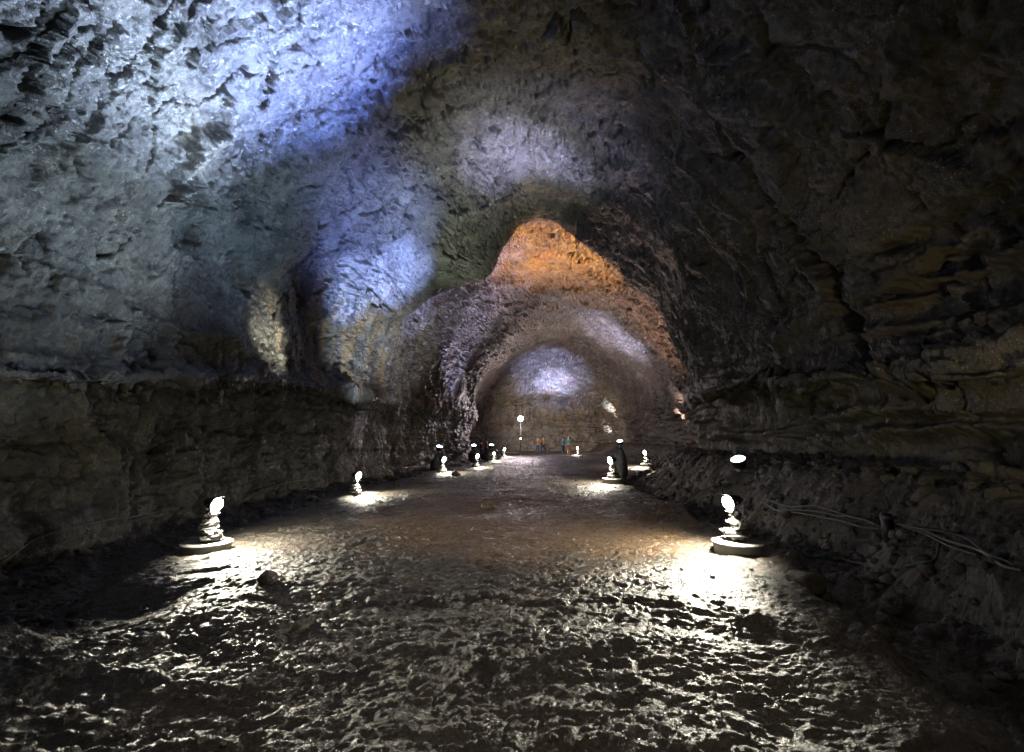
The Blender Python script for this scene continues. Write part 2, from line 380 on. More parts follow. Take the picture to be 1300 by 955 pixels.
def feature_disp(X, Y, Z):
    D = np.zeros(X.shape, np.float32)
    jx = .16*fbm(X*1.6, Y*1.6, Z*1.6, 4, .6); jy = .16*fbm(X*1.6+40, Y*1.6, Z*1.6, 4, .6); jz = .16*fbm(X*1.6, Y*1.6+23, Z*1.6, 4, .6)
    Xw = X+jx; Yw = Y+jy; Zw = Z+jz
    for pts, wd, h in FEAT:
        W = [on_rock(*p) for p in pts]
        far = np.mean([p.y for p in W]); s = max(1., far/16.)
        wd = wd*s; best = np.full(X.shape, 9., np.float32)
        lo = np.array([min(p[k] for p in W) for k in range(3)])-wd*4-1; hi = np.array([max(p[k] for p in W) for k in range(3)])+wd*4+1
        m = (X > lo[0]) & (X < hi[0]) & (Y > lo[1]) & (Y < hi[1]) & (Z > lo[2]) & (Z < hi[2])
        if not m.any(): continue
        x = Xw[m]; y = Yw[m]; z = Zw[m]; b = np.full(x.shape, 9.)
        n = len(W)-1
        for i in range(n):
            a = W[i]; c = W[i+1]; d = c-a; L2 = max(d.length_squared, 1e-6)
            t = np.clip(((x-a.x)*d.x+(y-a.y)*d.y+(z-a.z)*d.z)/L2, 0, 1)
            q = (i+t)/n; taper = np.clip(np.minimum(q, 1-q)*3+.12, 0, 1)
            dist = np.sqrt((x-a.x-t*d.x)**2+(y-a.y-t*d.y)**2+(z-a.z-t*d.z)**2)/taper
            b = np.minimum(b, dist)
        prof = np.exp(-(b/wd)**2) if h > 0 else np.exp(-(b/wd)**4*.7)
        D[m] += (h*prof).astype(np.float32)
    return D

def wall_disp(X, Y, Z):
    lowz = sstep(5.5, 3.2, Z); right = sstep(2, 5, X); near = sstep(30, 16, Y)
    wx = .8*pn(X*.5, Y*.5, Z*.5); wy = .8*pn(X*.5+31, Y*.5, Z*.5); wz = .8*pn(X*.5, Y*.5+17, Z*.5)
    xw, yw, zw = X+wx, Y+wy, Z+wz
    j1 = .055*fbm(X*2.3, Y*2.3, Z*2.3, 4, .65); j2 = .055*fbm(X*2.3+50, Y*2.3, Z*2.3, 4, .65)
    xj, yj, zj = X+.5*wx+j1, Y+.5*wy+j2, Z+.5*wz-j1
    D = .50*fbm(X*.16, Y*.16, Z*.16, 2)+.22*fbm(xw*.5, yw*.6, zw*.5, 2)
    D += .03*(billow(xj*.9, yj*1.3, zj*.9, 4, .6)-1.)
    # broken plates with sharp upper edges: a sawtooth along a jagged direction
    s = fbm(xj*.35+5, yj*.7, zj*.35, 2)*2.6
    saw = s-np.floor(s); D += .20*(saw*sstep(0, .12, saw)-.5)*sstep(-.15, .25, pn(X*.3, Y*.3+50, Z*.3))
    # blocks parted by joints
    rough = sstep(-.35, .3, pn(X*.22+30, Y*.22, Z*.22))
    f1, e, cv, fc = vor3(xj*.8, yj*1.0, zj*.7, 5); D += rough*(.10*(cv-.5)-.10*np.exp(-(e/.04)**2)+.18*fc)
    f1, e, cv, fc = vor3(X*2.4+3*j1, Y*2.8+3*j2, Z*2.2, 9); D += (.25+.75*rough)*(.03*(cv-.5)-.02*np.exp(-(e/.06)**2)+.10*fc)
    f1, e, cv, fc = vor3(X*7.5, Y*8.5, Z*7., 2); D += (.35+.65*rough)*.036*fc
    fr = sstep(20, 26, Y)
    n = fbm(X*.5+9*j1+4, Y*.45+9*j2, Z*.8, 3, .6); D -= fr*.35*np.exp(-(n/.025)**2)
    # long sinuous fissures
    n = fbm(xj*.33+9, yj*.7+3, zj*.33, 2, .6); D -= .42*np.exp(-(n/.018)**2)*sstep(-.35, -.05, pn(X*.25+7, Y*.25, Z*.25))
    n = fbm(xj*.9+2, yj*1.3+8, zj*.9, 2, .6); D -= .13*np.exp(-(n/.026)**2)*sstep(-.2, .1, pn(X*.4, Y*.4, Z*.4+70))
    # grain
    D += .042*fbm(X*4.5, Y*4.5, Z*4.5, 4, .72)
    D += .018*billow(X*9, Y*9, Z*9, 2)*sstep(-.2, .4, pn(X*.7, Y*.7, Z*.7+20))
    # level benches and beds low on the walls
    bz = Z+.25*pn(X*.3, Y*.25, Z*.3)+.06*pn(X*1.6, Y*1.6, 3)
    st = pn(X*.10+3, Y*.12, bz*2.1)+.55*pn(X*.25, Y*.3+9, bz*4.6)+.3*pn(X*.5, Y*.6, bz*11)
    D += lowz*(.24*np.tanh(st*3.0))*(.3+.7*right)
    # blocks broken out of the low walls
    bl = np.round(pn(xw*.9, yw*.8, zw*1.3)*4)/4; D += .16*bl*lowz
    # hanging drapery runs on the left wall
    le = sstep(-2, -4, X)*sstep(2.8, 4, Z)*sstep(9.5, 7, Z)*sstep(12, 17, Y)
    D += .16*le*pn(X*1.6, Y*1.6, Z*.12)
    return -D   # positive D stands out of the rock, i.e. toward the passage

def normals(X, Y, Z):
    def g(A): return np.gradient(A, axis=0), np.gradient(A, axis=1)
    a = np.stack([g(X)[0], g(Y)[0], g(Z)[0]], -1); b = np.stack([g(X)[1], g(Y)[1], g(Z)[1]], -1)
    n = np.cross(a, b); n /= np.maximum(np.linalg.norm(n, axis=-1, keepdims=True), 1e-6); return n
ys = yrows(); ts = scols(900)
X, Y, Z = base_surface(ys, ts)
NR = normals(X, Y, Z)
# make the normals point away from the passage
cxm = (X.min(1)+X.max(1))/2; out = np.stack([X-cxm[:, None], 0*X, Z-3], -1)
sgn = np.sign((NR*out).sum(-1)); mid = np.median(sgn[200:600]); NR = NR*(mid if mid else 1)
D = wall_disp(X, Y, Z)
D = D-feature_disp(X, Y, Z)
amp = np.interp(ys, [-9, -7, 0, 17.5, 20, 22, 25, 60.5, 62], [0, .6, 1, 1, .55, .5, 1, 1, .25])[:, None]
# the inward plate edges may not cross themselves on the tight end caps
X2 = X+NR[..., 0]*D*amp; Y2 = Y+NR[..., 1]*D*amp; Z2 = Z+NR[..., 2]*D*amp
del NR
def colrange(a, b): return slice(int(np.searchsorted(ts, a)), int(np.searchsorted(ts, b))+1)
def rowrange(a, b): return slice(int(np.searchsorted(ys, a)), min(int(np.searchsorted(ys, b))+1, len(ys)))
flip = mid < 0
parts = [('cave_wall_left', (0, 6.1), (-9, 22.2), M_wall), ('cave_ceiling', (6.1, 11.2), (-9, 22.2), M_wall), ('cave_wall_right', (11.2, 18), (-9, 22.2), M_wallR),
         ('cave_wall_back', (0, 18), (22.2, 63), M_far)]
cave_bvh = []
for nm, c, r, m in parts:
    rr = rowrange(*r); cc = colrange(*c)
    if c[1] >= 18: cc = slice(cc.start, len(ts))
    me = grid_mesh(nm, X2, Y2, Z2, flip=not flip, rows=rr, cols=cc)
    o = link(nm, me, m); tag(o, kind='structure')

# ------------------------------------------------------------------ ground
LX = lambda y: np.interp(y, SY[2:-1], SP[2:-1, 0, 0]); RX = lambda y: np.interp(y, SY[2:-1], SP[2:-1, -1, 0])
PL = lambda y: np.interp(y, [0, 3, 6.6, 13.5, 22, 26.5, 40, 60], [-2.6, -3.2, -4.5, -4.7, -3.7, -2.7, -1.6, -4])
PR = lambda y: np.interp(y, [0, 3, 6.6, 17, 27, 48, 60], [2.3, 2.5, 3.5, 3.9, 7.9, 9., 9])
def ground_z(X, Y, fine=True):
    z = .07*fbm(X*.3, Y*.3, 0*X, 3)+.03*fbm(X*.9, Y*.9, 0*X+4, 3)
    pl = PL(Y)+.25*pn(0*X+3, Y*.6, 0*X); pr = PR(Y)+.3*pn(0*X+8, Y*.7, 0*X)
    # right: a low step down at the path edge, then a rubble bank up to the wall
    r = X-pr; rw = np.maximum(RX(Y)+.6-pr, .8)
    z = z-.22*sstep(.0, .3, r)*sstep(1.4, .5, r)+.95*sstep(.5, 1., r/rw+.18)*sstep(.3, 1.2, r)
    l = pl-X; lw = np.maximum(pl-LX(Y)+.6, .8)
    z = z-.30*sstep(.1, .7, l)*sstep(lw+.5, lw-.4, l)+.35*sstep(.75, 1.1, l/lw)
    # the hollow in the near left of the path
    z = z-.14*np.exp(-(((X+3.75)/.7)**2+((Y-4.4)/.6)**2)**2)+.22*np.exp(-((X+4.2)/.9)**2-((Y-3.1)/.9)**2)
    bank = np.maximum(sstep(0, .8, r), sstep(0, .8, l))
    wx = .5*pn(X*.8, Y*.8, 0*X+1); wy = .5*pn(X*.8+20, Y*.8, 0*X+1)
    smooth = np.exp(-(((X-.9)/2.2)**2+((Y-8.8)/2.6)**2)**1.5)      # the worn sandy patch in the middle
    sm = (1-.75*smooth)
    # slabs with torn edges
    jg = .30*fbm(X*1.9, Y*2.3, 0*X+12, 4, .65); f1, e, cv = vor2((X+wx+jg)*.75, (Y+wy+jg*.8)*1.25, 3)
    z = z+sm*(.035*(cv-.5)-.022*np.exp(-(e/.06)**2)*sstep(-.2, .25, pn(X*.9, Y*.9, 0*X+61)))
    # ropes of lava running across, bent by the flow
    q = (Y+wy*1.6)*3.1+1.2*pn(X*.35, Y*.35, 0*X+6)
    rope = 1-2*np.abs(pn(X*.55, q, 0*X)); z = z+.011*rope*sm
    if fine:
        rope2 = 1-2*np.abs(pn((X+wx)*2.2, (Y+wy)*7.5, 0*X+2)); z = z+.008*rope2*sm*(1-.4*bank)
        z = z+sm*(.014*facet2((X+wx)*1.9, (Y+wy)*3.0, 4)+.012*facet2(X*5.2+wx, Y*7.5+wy, 8))+.008*facet2(X*13, Y*19, 3)
        z = z+.004*billow((X+wx)*3.2, (Y+wy)*4.2, 0*X+5, 3, .6)*(.35+.65*sm)*sstep(-.4, .3, pn(X*.6, Y*.6, 0*X+11))
        f1, e, cv = vor2((X+.3*wx)*4.2, (Y+.3*wy)*6.0, 9)
        z = z+(.008*sm+.03*bank)*(cv-.5)+(.008*sm)*(.6-f1)
        z = z+.009*fbm(X*11, Y*14, 0*X, 3, .75)
        # horizontal torn lips in the foreground
        s = (Y+.35*pn(X*.5, Y*.4, 0*X+33))*1.15+.5*pn(X*.7, Y*.2, 0*X+3); sw = s-np.floor(s)
        z = z+.05*sw**3*sm*sstep(9, 5.5, Y)*sstep(-.3, .2, pn(X*.45, Y*.5, 0*X+44))
        f1, e, cv = vor2((X+wx)*1.3, (Y+wy)*1.6, 21); z = z+bank*.22*(cv-.4)*np.clip(1.1-f1*1.2, 0, 1)
        f1, e, cv = vor2((X+wx)*2.9, (Y+wy)*3.3, 5); z = z+bank*.10*(cv)*np.clip(1.1-f1*1.5, 0, 1)
    return z
gy = [1.2]
while gy[-1] < 63: gy.append(gy[-1]+np.interp(gy[-1], [1, 3, 6, 12, 25, 60], [.009, .010, .018, .036, .07, .16]))
gy = np.array(gy); gt = np.linspace(-1, 1, 860)
gl = np.minimum(np.maximum(-LX(gy)+1.6, 7.5), gy*1.3+1.6); gr = np.minimum(RX(gy)+1.8, gy*1.3+1.6)
GX = np.where(gt[None] < 0, gt[None]*gl[:, None], gt[None]*gr[:, None]); GY = np.repeat(gy[:, None], len(gt), 1)
GZ = ground_z(GX, GY)
g = grid_mesh('ground', GX, GY, GZ, flip=True); link('ground', g, M_floor); tag(bpy.data.objects['ground'], kind='structure')
# the rest of the floor around and behind the camera, tucked just under the fine sheet
bx = np.linspace(-9, 9, 181); by = np.linspace(-9.5, 2.6, 122)
BX, BY = np.meshgrid(bx, by); BZ = ground_z(BX, BY, False)-.03-.12*sstep(1.0, 2.2, BY)
link('ground', grid_mesh('ground_behind', BX, BY, BZ, flip=False), M_floor); tag(bpy.data.objects['ground.001'], kind='structure')

def gz(x, y): return float(ground_z(np.array([float(x)]), np.array([float(y)]))[0])
bpy.context.view_layer.update()
DG = bpy.context.evaluated_depsgraph_get()
def hit(u, v):
    """the first rock or ground surface seen at a point of the photograph"""
    ok, loc, nrm, *_ = SC.ray_cast(DG, CAM, ray(u, v).normalized())
    return (loc, nrm) if ok else (at(u, v, 20), Vector((0, 0, 1)))

# ------------------------------------------------------------------ lights
def spot(name, pos, target, col, power, cone=60, blend=.5, size=.06, parent=None):
    ld = bpy.data.lights.new(name, 'SPOT'); ld.energy = power; ld.color = col; ld.spot_size = R(cone); ld.spot_blend = blend
    ld.shadow_soft_size = size
    o = bpy.data.objects.new(name, ld); COL.objects.link(o)
    pos = Vector(pos); target = Vector(target)
    q = (target-pos).to_track_quat('-Z', 'Y')
    o.location = pos; o.rotation_euler = q.to_euler()
    return o

# ------------------------------------------------------------------ floor lamps: a flood on a cairn on a round slab
rockmeshes = [rock_mesh('stone', s, (1, 1, 1), 4, .5) for s in (3, 5, 8, 13, 17, 19, 23)]
def floor_lamp(x, y, side, label, s=1.0, power=260, slab=True, pale=False, emit=None, yaw=0., beam=0., throw=None, col=(1., .93, .74)):
    """side = +1 when the light faces +X"""
    z = gz(x, y)
    t = empty('floor_lamp', (x, y, z-.03)); tag(t, label, 'floor lamp', 'cairn floor lamps beside the path')
    h = 0.
    if slab:
        bm = bmesh.new(); lathe(bm, [(.27*s, -.12), (.28*s, 0), (.285*s, .12*s), (.30*s, .125*s), (.305*s, .14*s), (.30*s, .15*s), (.02, .152*s)], 40)
        link('base_slab', bm_mesh('base_slab', bm), M_conc, t); h = .15*s
    # stacked stones
    zz = h
    for k, (rw, rh) in enumerate(((.165, .085), (.12, .085), (.085, .05))):
        me = rockmeshes[(k*2+int(abs(x*10))) % 7].copy(); o = link('cairn_stone', me, M_stone, t)
        o.location = (.012*math.sin(k*5+x)*s, .012*math.cos(k*3+y)*s, zz+rh*s*.85); o.scale = (rw*s, rw*s*.95, rh*s*1.2); o.rotation_euler = (.08*math.sin(k+x), .1*math.cos(k*2+y), k*1.9+x)
        zz += rh*s*1.65
    # cable coiled round the pile
    bm = bmesh.new(); pts = []
    for k in range(90):
        a = k*.21; r = (.175-.0009*k+.012*math.sin(a*2.3))*s; pts.append((r*math.cos(a), r*math.sin(a), h+.015+(.0028*k+.012*math.sin(a*1.7+1))*s))
    tube(bm, pts, .011*s, 6); link('cable_coil', bm_mesh('cable_coil', bm), M_cable, t)
    # stem, yoke and lamp head
    a = yaw; fx = Vector((side*math.cos(a), -math.sin(a), 0)).normalized()
    hz = zz+.12*s
    bm = bmesh.new(); tube(bm, [(0, 0, zz-.03), (0, 0, zz+.03), (0, 0, hz-.055*s)], .018*s, 10)
    yv = Vector((-fx.y, fx.x, 0))
    tube(bm, [yv*.085*s+Vector((0, 0, hz)), yv*.088*s+Vector((0, 0, hz-.06*s)), Vector((0, 0, hz-.075*s)), -yv*.088*s+Vector((0, 0, hz-.06*s)), -yv*.085*s+Vector((0, 0, hz))], .008*s, 6)
    link('yoke', bm_mesh('yoke', bm), M_steel, t)
    # housing: a cup lathed about the beam axis, tilted slightly down
    ax = (fx*.97+Vector((0, 0, -.24))).normalized(); Mq = Matrix.Translation((0, 0, hz)) @ ax.to_track_quat('Z', 'Y').to_matrix().to_4x4()
    bm = bmesh.new(); lathe(bm, [(.02*s, -.10*s), (.045*s, -.095*s), (.07*s, -.03*s), (.078*s, .035*s), (.082*s, .04*s), (.082*s, .05*s), (.074*s, .05*s), (.072*s, .036*s), (.01*s, .034*s)], 24, Mq)
    hs = link('lamp_housing', bm_mesh('lamp_housing', bm), M_black, t)
    # barn doors
    for sg in (-1, 1):
        bm = bmesh.new(); Md = Mq @ Matrix.Translation((0, sg*.078*s, .05*s)) @ Matrix.Rotation(-sg*R(28), 4, 'X')
        vs = [Md @ Vector(p) for p in ((-.05*s, 0, 0), (.05*s, 0, 0), (.075*s, 0, .07*s), (-.075*s, 0, .07*s))]
        th = (Md.to_3x3() @ Vector((0, .004*s, 0)))
        A = [bm.verts.new(p) for p in vs]; B = [bm.verts.new(p+th) for p in vs]
        bm.faces.new(A); bm.faces.new(B[::-1])
        for k in range(4): bm.faces.new((A[k], B[k], B[(k+1) % 4], A[(k+1) % 4]))
        bmesh.ops.recalc_face_normals(bm, faces=bm.faces)
        link('barn_door', bm_mesh('barn_door', bm), M_steel, hs, smooth=False)
    # domed bulb glass standing out of the cup
    bm = bmesh.new(); lathe(bm, [(.072*s, .048*s), (.084*s, .07*s), (.078*s, .10*s), (.05*s, .125*s), (.008*s, .135*s)], 24, Mq)
    link('bulb_glass', bm_mesh('bulb_glass', bm), emit or E_flood, t)
    lp = Vector((x, y, z-.03+hz))+ax*.19*s
    spot('flood_light', lp, lp+Vector((side*math.cos(beam), -math.sin(beam), 0))*1.5+Vector((0, 0, -2.5)), col, power*1.7, 156, .6, .09*s)
    if throw:
        spot('throw_beam', lp, throw[0], col, throw[1], throw[2], .9, .07*s)
    return t

L1 = floor_lamp(-4.22, 6.75, 1, 'large lit floor lamp on a round slab at the near left', 1.05, 330, yaw=.15, beam=-.42, throw=((-1.3, 3.4, 0), 480, 66))
R1 = floor_lamp(2.98, 6.45, -1, 'large lit floor lamp on a round slab below the white oval uplight', 1.05, 330, yaw=.12, beam=-.2, throw=((.5, 3.6, 0), 480, 66))
floor_lamp(-4.35, 13.2, 1, 'second lit floor lamp from the near left, on dark stacked stones', 1.1, 300, slab=False, yaw=.2)
floor_lamp(3.55, 16.6, -1, 'lit floor lamp on flared stones just left of the tall dark rock pillar', 1.3, 330, yaw=.2)
floor_lamp(-3.2, 21.5, 1, 'third lit floor lamp in the left row, under the bluish uplight near the wall', 1.3, 380, slab=False, yaw=.3)
floor_lamp(-2.05, 26.5, 1, 'fourth lit floor lamp in the left row, small and slender on pale stones', 1.3, 260, slab=False, yaw=.3)
floor_lamp(7.6, 26.5, -1, 'small warm lit floor lamp alone at the right foot of the rock arch', 1.3, 330, yaw=.3, col=(1., .86, .66))
floor_lamp(-.75, 40.5, 1, 'distant lit floor lamp just left of the tall pole lamp', 1.4, 380, slab=False, yaw=.3)
floor_lamp(6.55, 46., -1, 'distant warm lit floor lamp in front of the people in teal', 1.4, 300, slab=False, yaw=.3, col=(1., .86, .66))
floor_lamp(-1.35, 33., 1, 'small dim lit floor lamp behind the dark boulder with an uplight', 1.1, 150, slab=False, yaw=.3)

# ------------------------------------------------------------------ uplights on boulders
boulder_lbl = {}
def uplight(u, v, Y, target, col, power, cone, label, blend=.6, size=.09, ped=None, pedlabel=None, em=None, s=1.0, facecam=0.22, pw=.3):
    p = at(u, v, Y)
    z0 = gz(p.x, p.y)
    if ped:
        hgt = p.z-z0-.22*s
        me = rock_mesh('boulder', ped, (pw, pw*.9, max(.2, hgt*.62)), 4, .25)
        zs = [vv.co.z for vv in me.vertices]
        o = link('boulder', me, M_stone); o.location = (p.x, p.y+.05, z0+hgt-max(zs)); tag(o, pedlabel, 'boulder')
        zb = z0+hgt
    else: zb = z0
    t = empty('uplight', (p.x, p.y, zb)); tag(t, label, 'spotlight', 'round uplights aimed at the rock')
    d = (Vector(target)-p).normalized()
    dd = (d*.25+(CAM-p).normalized()*.5+Vector((0, 0, .8))).normalized()   # the lens leans a little toward the path
    hz = p.z-zb
    Mq = Matrix.Translation((0, 0, hz)) @ dd.to_track_quat('Z', 'Y').to_matrix().to_4x4()
    r = .14*s
    bm = bmesh.new(); lathe(bm, [(r*.3, -.2*s), (r*.7, -.19*s), (r*.98, -.06*s), (r*1.04, -.01*s), (r*1.04, .012*s), (r*.97, .012*s), (r*.95, -.005*s), (.01, -.006*s)], 28, Mq)
    link('lamp_housing', bm_mesh('lamp_housing', bm), M_black, t)
    bm = bmesh.new(); lathe(bm, [(r*.94, -.003*s), (r*.8, .012*s), (r*.4, .022*s), (.005, .025*s)], 28, Mq)
    link('lens', bm_mesh('lens', bm), em or E_blue, t)
    bm = bmesh.new(); side = dd.cross(Vector((0, 0, 1))).normalized()
    c = Vector((0, 0, hz))-dd*.06*s
    tube(bm, [c+side*r*1.1, c+side*r*1.12+Vector((0, 0, -.7*(hz))), Vector((0, 0, .02)), c-side*r*1.12+Vector((0, 0, -.7*(hz))), c-side*r*1.1], .012*s, 6)
    tube(bm, [(0, 0, -.06), (0, 0, .05)], .05*s, 12)
    link('bracket', bm_mesh('bracket', bm), M_steel, t)
    spot('uplight_beam', p+dd*.06+d*.04, target, col, power, cone, blend, size)
    return t
T = lambda u, v: hit(u, v)[0]
BLUE = (.30, .42, 1.); LAV = (.55, .55, 1.); WHITE = (.85, .93, 1.); ORANGE = (1., .42, .10); WARM = (1., .78, .5)
uplight(937, 583, 11.3, T(480, 290), BLUE, 16000, 26, 'white oval uplight glowing on the bank behind the near right floor lamp', ped=21, pedlabel='low dark boulder carrying the oval uplight on the right bank', s=1.25, pw=.4, blend=1.)
uplight(787, 560, 17.6, T(655, 195), LAV, 14000, 26, 'small bluish uplight on top of the tall dark rock pillar', ped=22, pedlabel='tall dark rock pillar behind the flared right floor lamp', s=.8, pw=.22, blend=1.)
uplight(558, 567, 24., T(765, 418), (.56, .58, 1.), 75000, 16, 'small white uplight above the third left floor lamp', ped=23, pedlabel='dark boulder by the left wall behind the third floor lamp', s=1.2, pw=.45, blend=1.)
uplight(601.5, 565.5, 33., T(600, 390), LAV, 5000, 60, 'leftmost of the two small tilted white uplights far down the left side', ped=24, pedlabel='small dark boulder under the leftmost far uplight', s=1.2, pw=.4)
uplight(624, 565, 34., T(700, 474), (.40, .48, 1.), 110000, 28, 'far white uplight on the big dark boulder left of the pole lamp', ped=25, pedlabel='big rounded dark boulder left of the pole lamp', s=1.3, pw=.75, blend=1.)

# unseen spots without fixtures: coloured pools on the rock, and added fill
def wash(pos, tgt, col, power, cone, size=.08, blend=1.): return spot('unseen_wash', pos, tgt, col, power, cone, blend, size)
# upper left wall, raked from farther down the passage
wash((2.6, 17, 1.2), T(320, 0), (.50, .62, 1.), 56000, 34)
wash((1.2, 15, .8), T(250, 40), (.55, .78, 1.), 18000, 24)
wash((2.9, 18, 1.0), T(400, 95), (.14, .26, 1.), 52000, 24)
wash((2.2, 16, .8), T(470, 20), (.22, .32, 1.), 16000, 22)
wash((.5, 13, .6), T(150, 200), (.66, .88, 1.), 5000, 34)
wash((-.5, 11, .5), T(255, 160), (.9, 1., .95), 3500, 12)
wash((1.8, 12, .6), T(320, 250), (.42, .66, .95), 4500, 40)
wash((1.2, 13, .6), T(440, 205), (.22, .32, .9), 6000, 26)
# blue patch on the left haunch, raked from the foot of the wall
wash((-2.8, 16.5, .5), T(505, 345), BLUE, 26000, 24)
wash((-2.2, 15.0, .5), T(450, 370), (.36, .50, 1.), 17000, 22)
wash((-3.4, 17.5, .5), T(535, 390), (.40, .44, 1.), 11000, 20)
wash((-1.5, 13, .4), T(345, 425), (1., 1., .82), 9000, 17)
wash((-2.6, 15, .5), T(470, 420), (.7, .8, .95), 5500, 44)
wash((-1.6, 17, .5), T(470, 300), (.26, .36, 1.), 5500, 44)
wash((-1.8, 16, .5), T(515, 440), (.75, .78, .9), 5500, 34)
# ceiling before the arch
wash((5.5, 12.5, 1.), T(670, 170), (.5, .5, .8), 5500, 44)
wash((6.9, 15.6, 1.5), T(690, 205), (.50, .52, 1.), 9000, 18)
wash((6.8, 14.4, 1.5), T(620, 180), (.60, .62, 1.), 6500, 18)
wash((-1., 18, .6), T(600, 240), (.85, .95, .7), 3600, 60)
wash((4.8, 13, 1.), T(540, 90), (1., .85, .5), 1500, 60)
# far chamber
wash((-1.0, 17, .5), T(585, 375), (.62, .60, .88), 4500, 30)
wash((9.0, 25.5, 1.4), T(700, 312), (1., .46, .12), 30000, 40)
wash((8.6, 27, 1.4), T(720, 340), (1., .44, .12), 14000, 34)
wash((6., 38, 1.), T(770, 350), (1., .50, .26), 5500, 80)
wash((-1.5, 53, .6), T(730, 520), (.86, .74, .66), 3600, 120)
wash((5, 42.5, .6), T(730, 400), (.74, .62, .62), 3600, 120)
wash((3., 36, .6), T(730, 430), (.80, .62, .58), 4500, 100)
wash((8., 50, .6), T(730, 545), (1., .80, .62), 1800, 130)
wash((6., 44, .5), T(705, 484), (.46, .52, 1.), 70000, 22)
wash((3., 40, .5), T(800, 440), (.6, .62, 1.), 14000, 26)
w_ = T(776, 518); wash((w_.x*.96, w_.y-2.6, 2.2), w_, WHITE, 9000, 30)
w_ = T(773, 545); wash((w_.x*.96, w_.y-2.2, 1.7), w_, WHITE, 2500, 34)
w_ = T(864, 515); wash((w_.x-1.5, w_.y-1.6, w_.z-1.5), w_+Vector((.3, 0, 0)), (1., .72, .66), 2600, 56)
wash((5.3, 11.1, 1.5), T(90, 80), (.5, .66, .85), 7000, 50)  # frontal fill added to lift the dark pockets of the upper left wall
wash((-4.4, 3.6, 1.4), T(90, 450), (1., .90, .5), 110, 70)
wash((1.0, 24., .8), T(636, 330), LAV, 12000, 22)
wash((-1.0, 27., .8), T(612, 400), (.66, .60, .9), 5000, 44)
# weak fill lights added for the low walls, dark vault side and near floor
wash((4.3, 2.5, 1.2), (6.9, 11, 4.2), (1., .84, .50), 300, 60)
wash((3.4, 6.0, .8), T(1010, 120), (1., .80, .45), 90, 80, .2)
wash((-4.2, 1.5, 1.3), (-6.8, 9, 2.6), (1., .84, .55), 60, 70)
wash((.3, -1.5, 4.6), (0, 4.6, 0), (1., .86, .64), 620, 62, .5)

# ------------------------------------------------------------------ pole lamp in the far chamber
pp = at(661, 575, 44); zb = gz(pp.x, 44); top = at(660, 533, 44).z
t = empty('pole_lamp', (pp.x, 44, zb)); tag(t, 'tall thin pole lamp with a lit pinkish globe in the far chamber', 'lamp post')
bm = bmesh.new(); lathe(bm, [(.22, -.05), (.22, .04), (.06, .07), (.035, .12), (.03, top-zb-.1)], 16)
link('pole', bm_mesh('pole', bm), M_black, t)
bm = bmesh.new(); lathe(bm, [(.05, top-zb-.16), (.12, top-zb-.12), (.12, top-zb-.08), (.04, top-zb-.06)], 16)
link('collar', bm_mesh('collar', bm), M_steel, t)
bm = bmesh.new(); bmesh.ops.create_uvsphere(bm, u_segments=20, v_segments=12, radius=.25, matrix=Matrix.Translation((0, 0, top-zb+.1)))
link('globe', bm_mesh('globe', bm), E_pink, t)
bm = bmesh.new(); box(bm, 0, -.08, at(661, 557, 44).z-zb, .16, .12, .18, bev=.02); link('junction_box', bm_mesh('junction_box', bm), M_steel, t)
bm = bmesh.new(); lathe(bm, [(.07, 0), (.06, .03), (.005, .045)], 16, Matrix.Translation((0, -.14, at(661, 557, 44).z-zb)) @ Matrix.Rotation(R(90), 4, 'X'))
link('signal_lens', bm_mesh('signal_lens', bm), E_blue, t)
pl = bpy.data.lights.new('pole_light', 'POINT'); pl.energy = 1100; pl.color = (1., .84, .9); pl.shadow_soft_size = .15
o = bpy.data.objects.new('pole_light', pl); COL.objects.link(o); o.location = (pp.x+.1, 43.5, top+.45)

# ------------------------------------------------------------------ cables
def cable(pix, r, label, mat=M_cable, lift=.02, group=None):
    W = []
    for (u, v) in pix:
        h, n = hit(u, v); W.append(h+n*lift if n.dot(CAM-h) > 0 else h-n*lift)
    pts = catmull(W, 10)
    pts = [p+Vector((.006*math.sin(i*.43+len(pix)), .008*math.cos(i*.31), .008*math.sin(i*.37+pix[0][0]))) for i, p in enumerate(pts)]
    bm = bmesh.new(); tube(bm, pts, r*.72, 8)
    o = link('cable', bm_mesh('cable', bm), mat); tag(o, label, 'cable', group or 'cables lying along the cave sides'); return o
cable([(968,640),(990,650),(1020,655),(1060,661),(1090,670),(1122,673)], .018, 'pale cable of the right bundle lying lowest, ending at the dark post', lift=.05)
cable([(975,637),(1005,646),(1045,648),(1085,658),(1122,669)], .016, 'pale cable of the right bundle, uppermost as it leaves the near right lamp', lift=.08)
cable([(985,648),(1040,653),(1075,657),(1105,664),(1124,671)], .014, 'thin pale cable in the middle of the right bundle', lift=.06)
cable([(1140,668),(1165,674),(1200,688),(1240,704),(1272,720),(1299,735)], .018, 'pale cable running from the dark post down to the right edge', lift=.06)
cable([(1150,672),(1185,684),(1215,700),(1245,708)], .014, 'short pale cable beneath the one running to the right edge', lift=.04)
cable([(1180,676),(1225,691),(1262,712),(1299,728)], .012, 'thin grey cable above the one running to the right edge', M_cabled, lift=.08)
cable([(1020,704),(1035,708),(1060,709),(1085,717),(1130,721),(1170,718),(1190,708),(1198,690)], .016, 'greenish cable sagging in a loop across the right bank', M_cabled, lift=.04)
cable([(2,714),(40,690),(90,672),(130,664),(180,655),(235,642)], .018, 'pale cable running from the left edge to the near left lamp', lift=.05)
cable([(150,668),(200,654),(240,648)], .014, 'short thin cable just below the long left cable', M_cabled, lift=.05)
cable([(300,640),(330,626),(370,613),(410,607),(436,603)], .018, 'pale cable between the near left lamp and the second left lamp', lift=.05)
cable([(470,600),(510,595),(545,592)], .02, 'pale cable between the second and third left lamps', lift=.05)
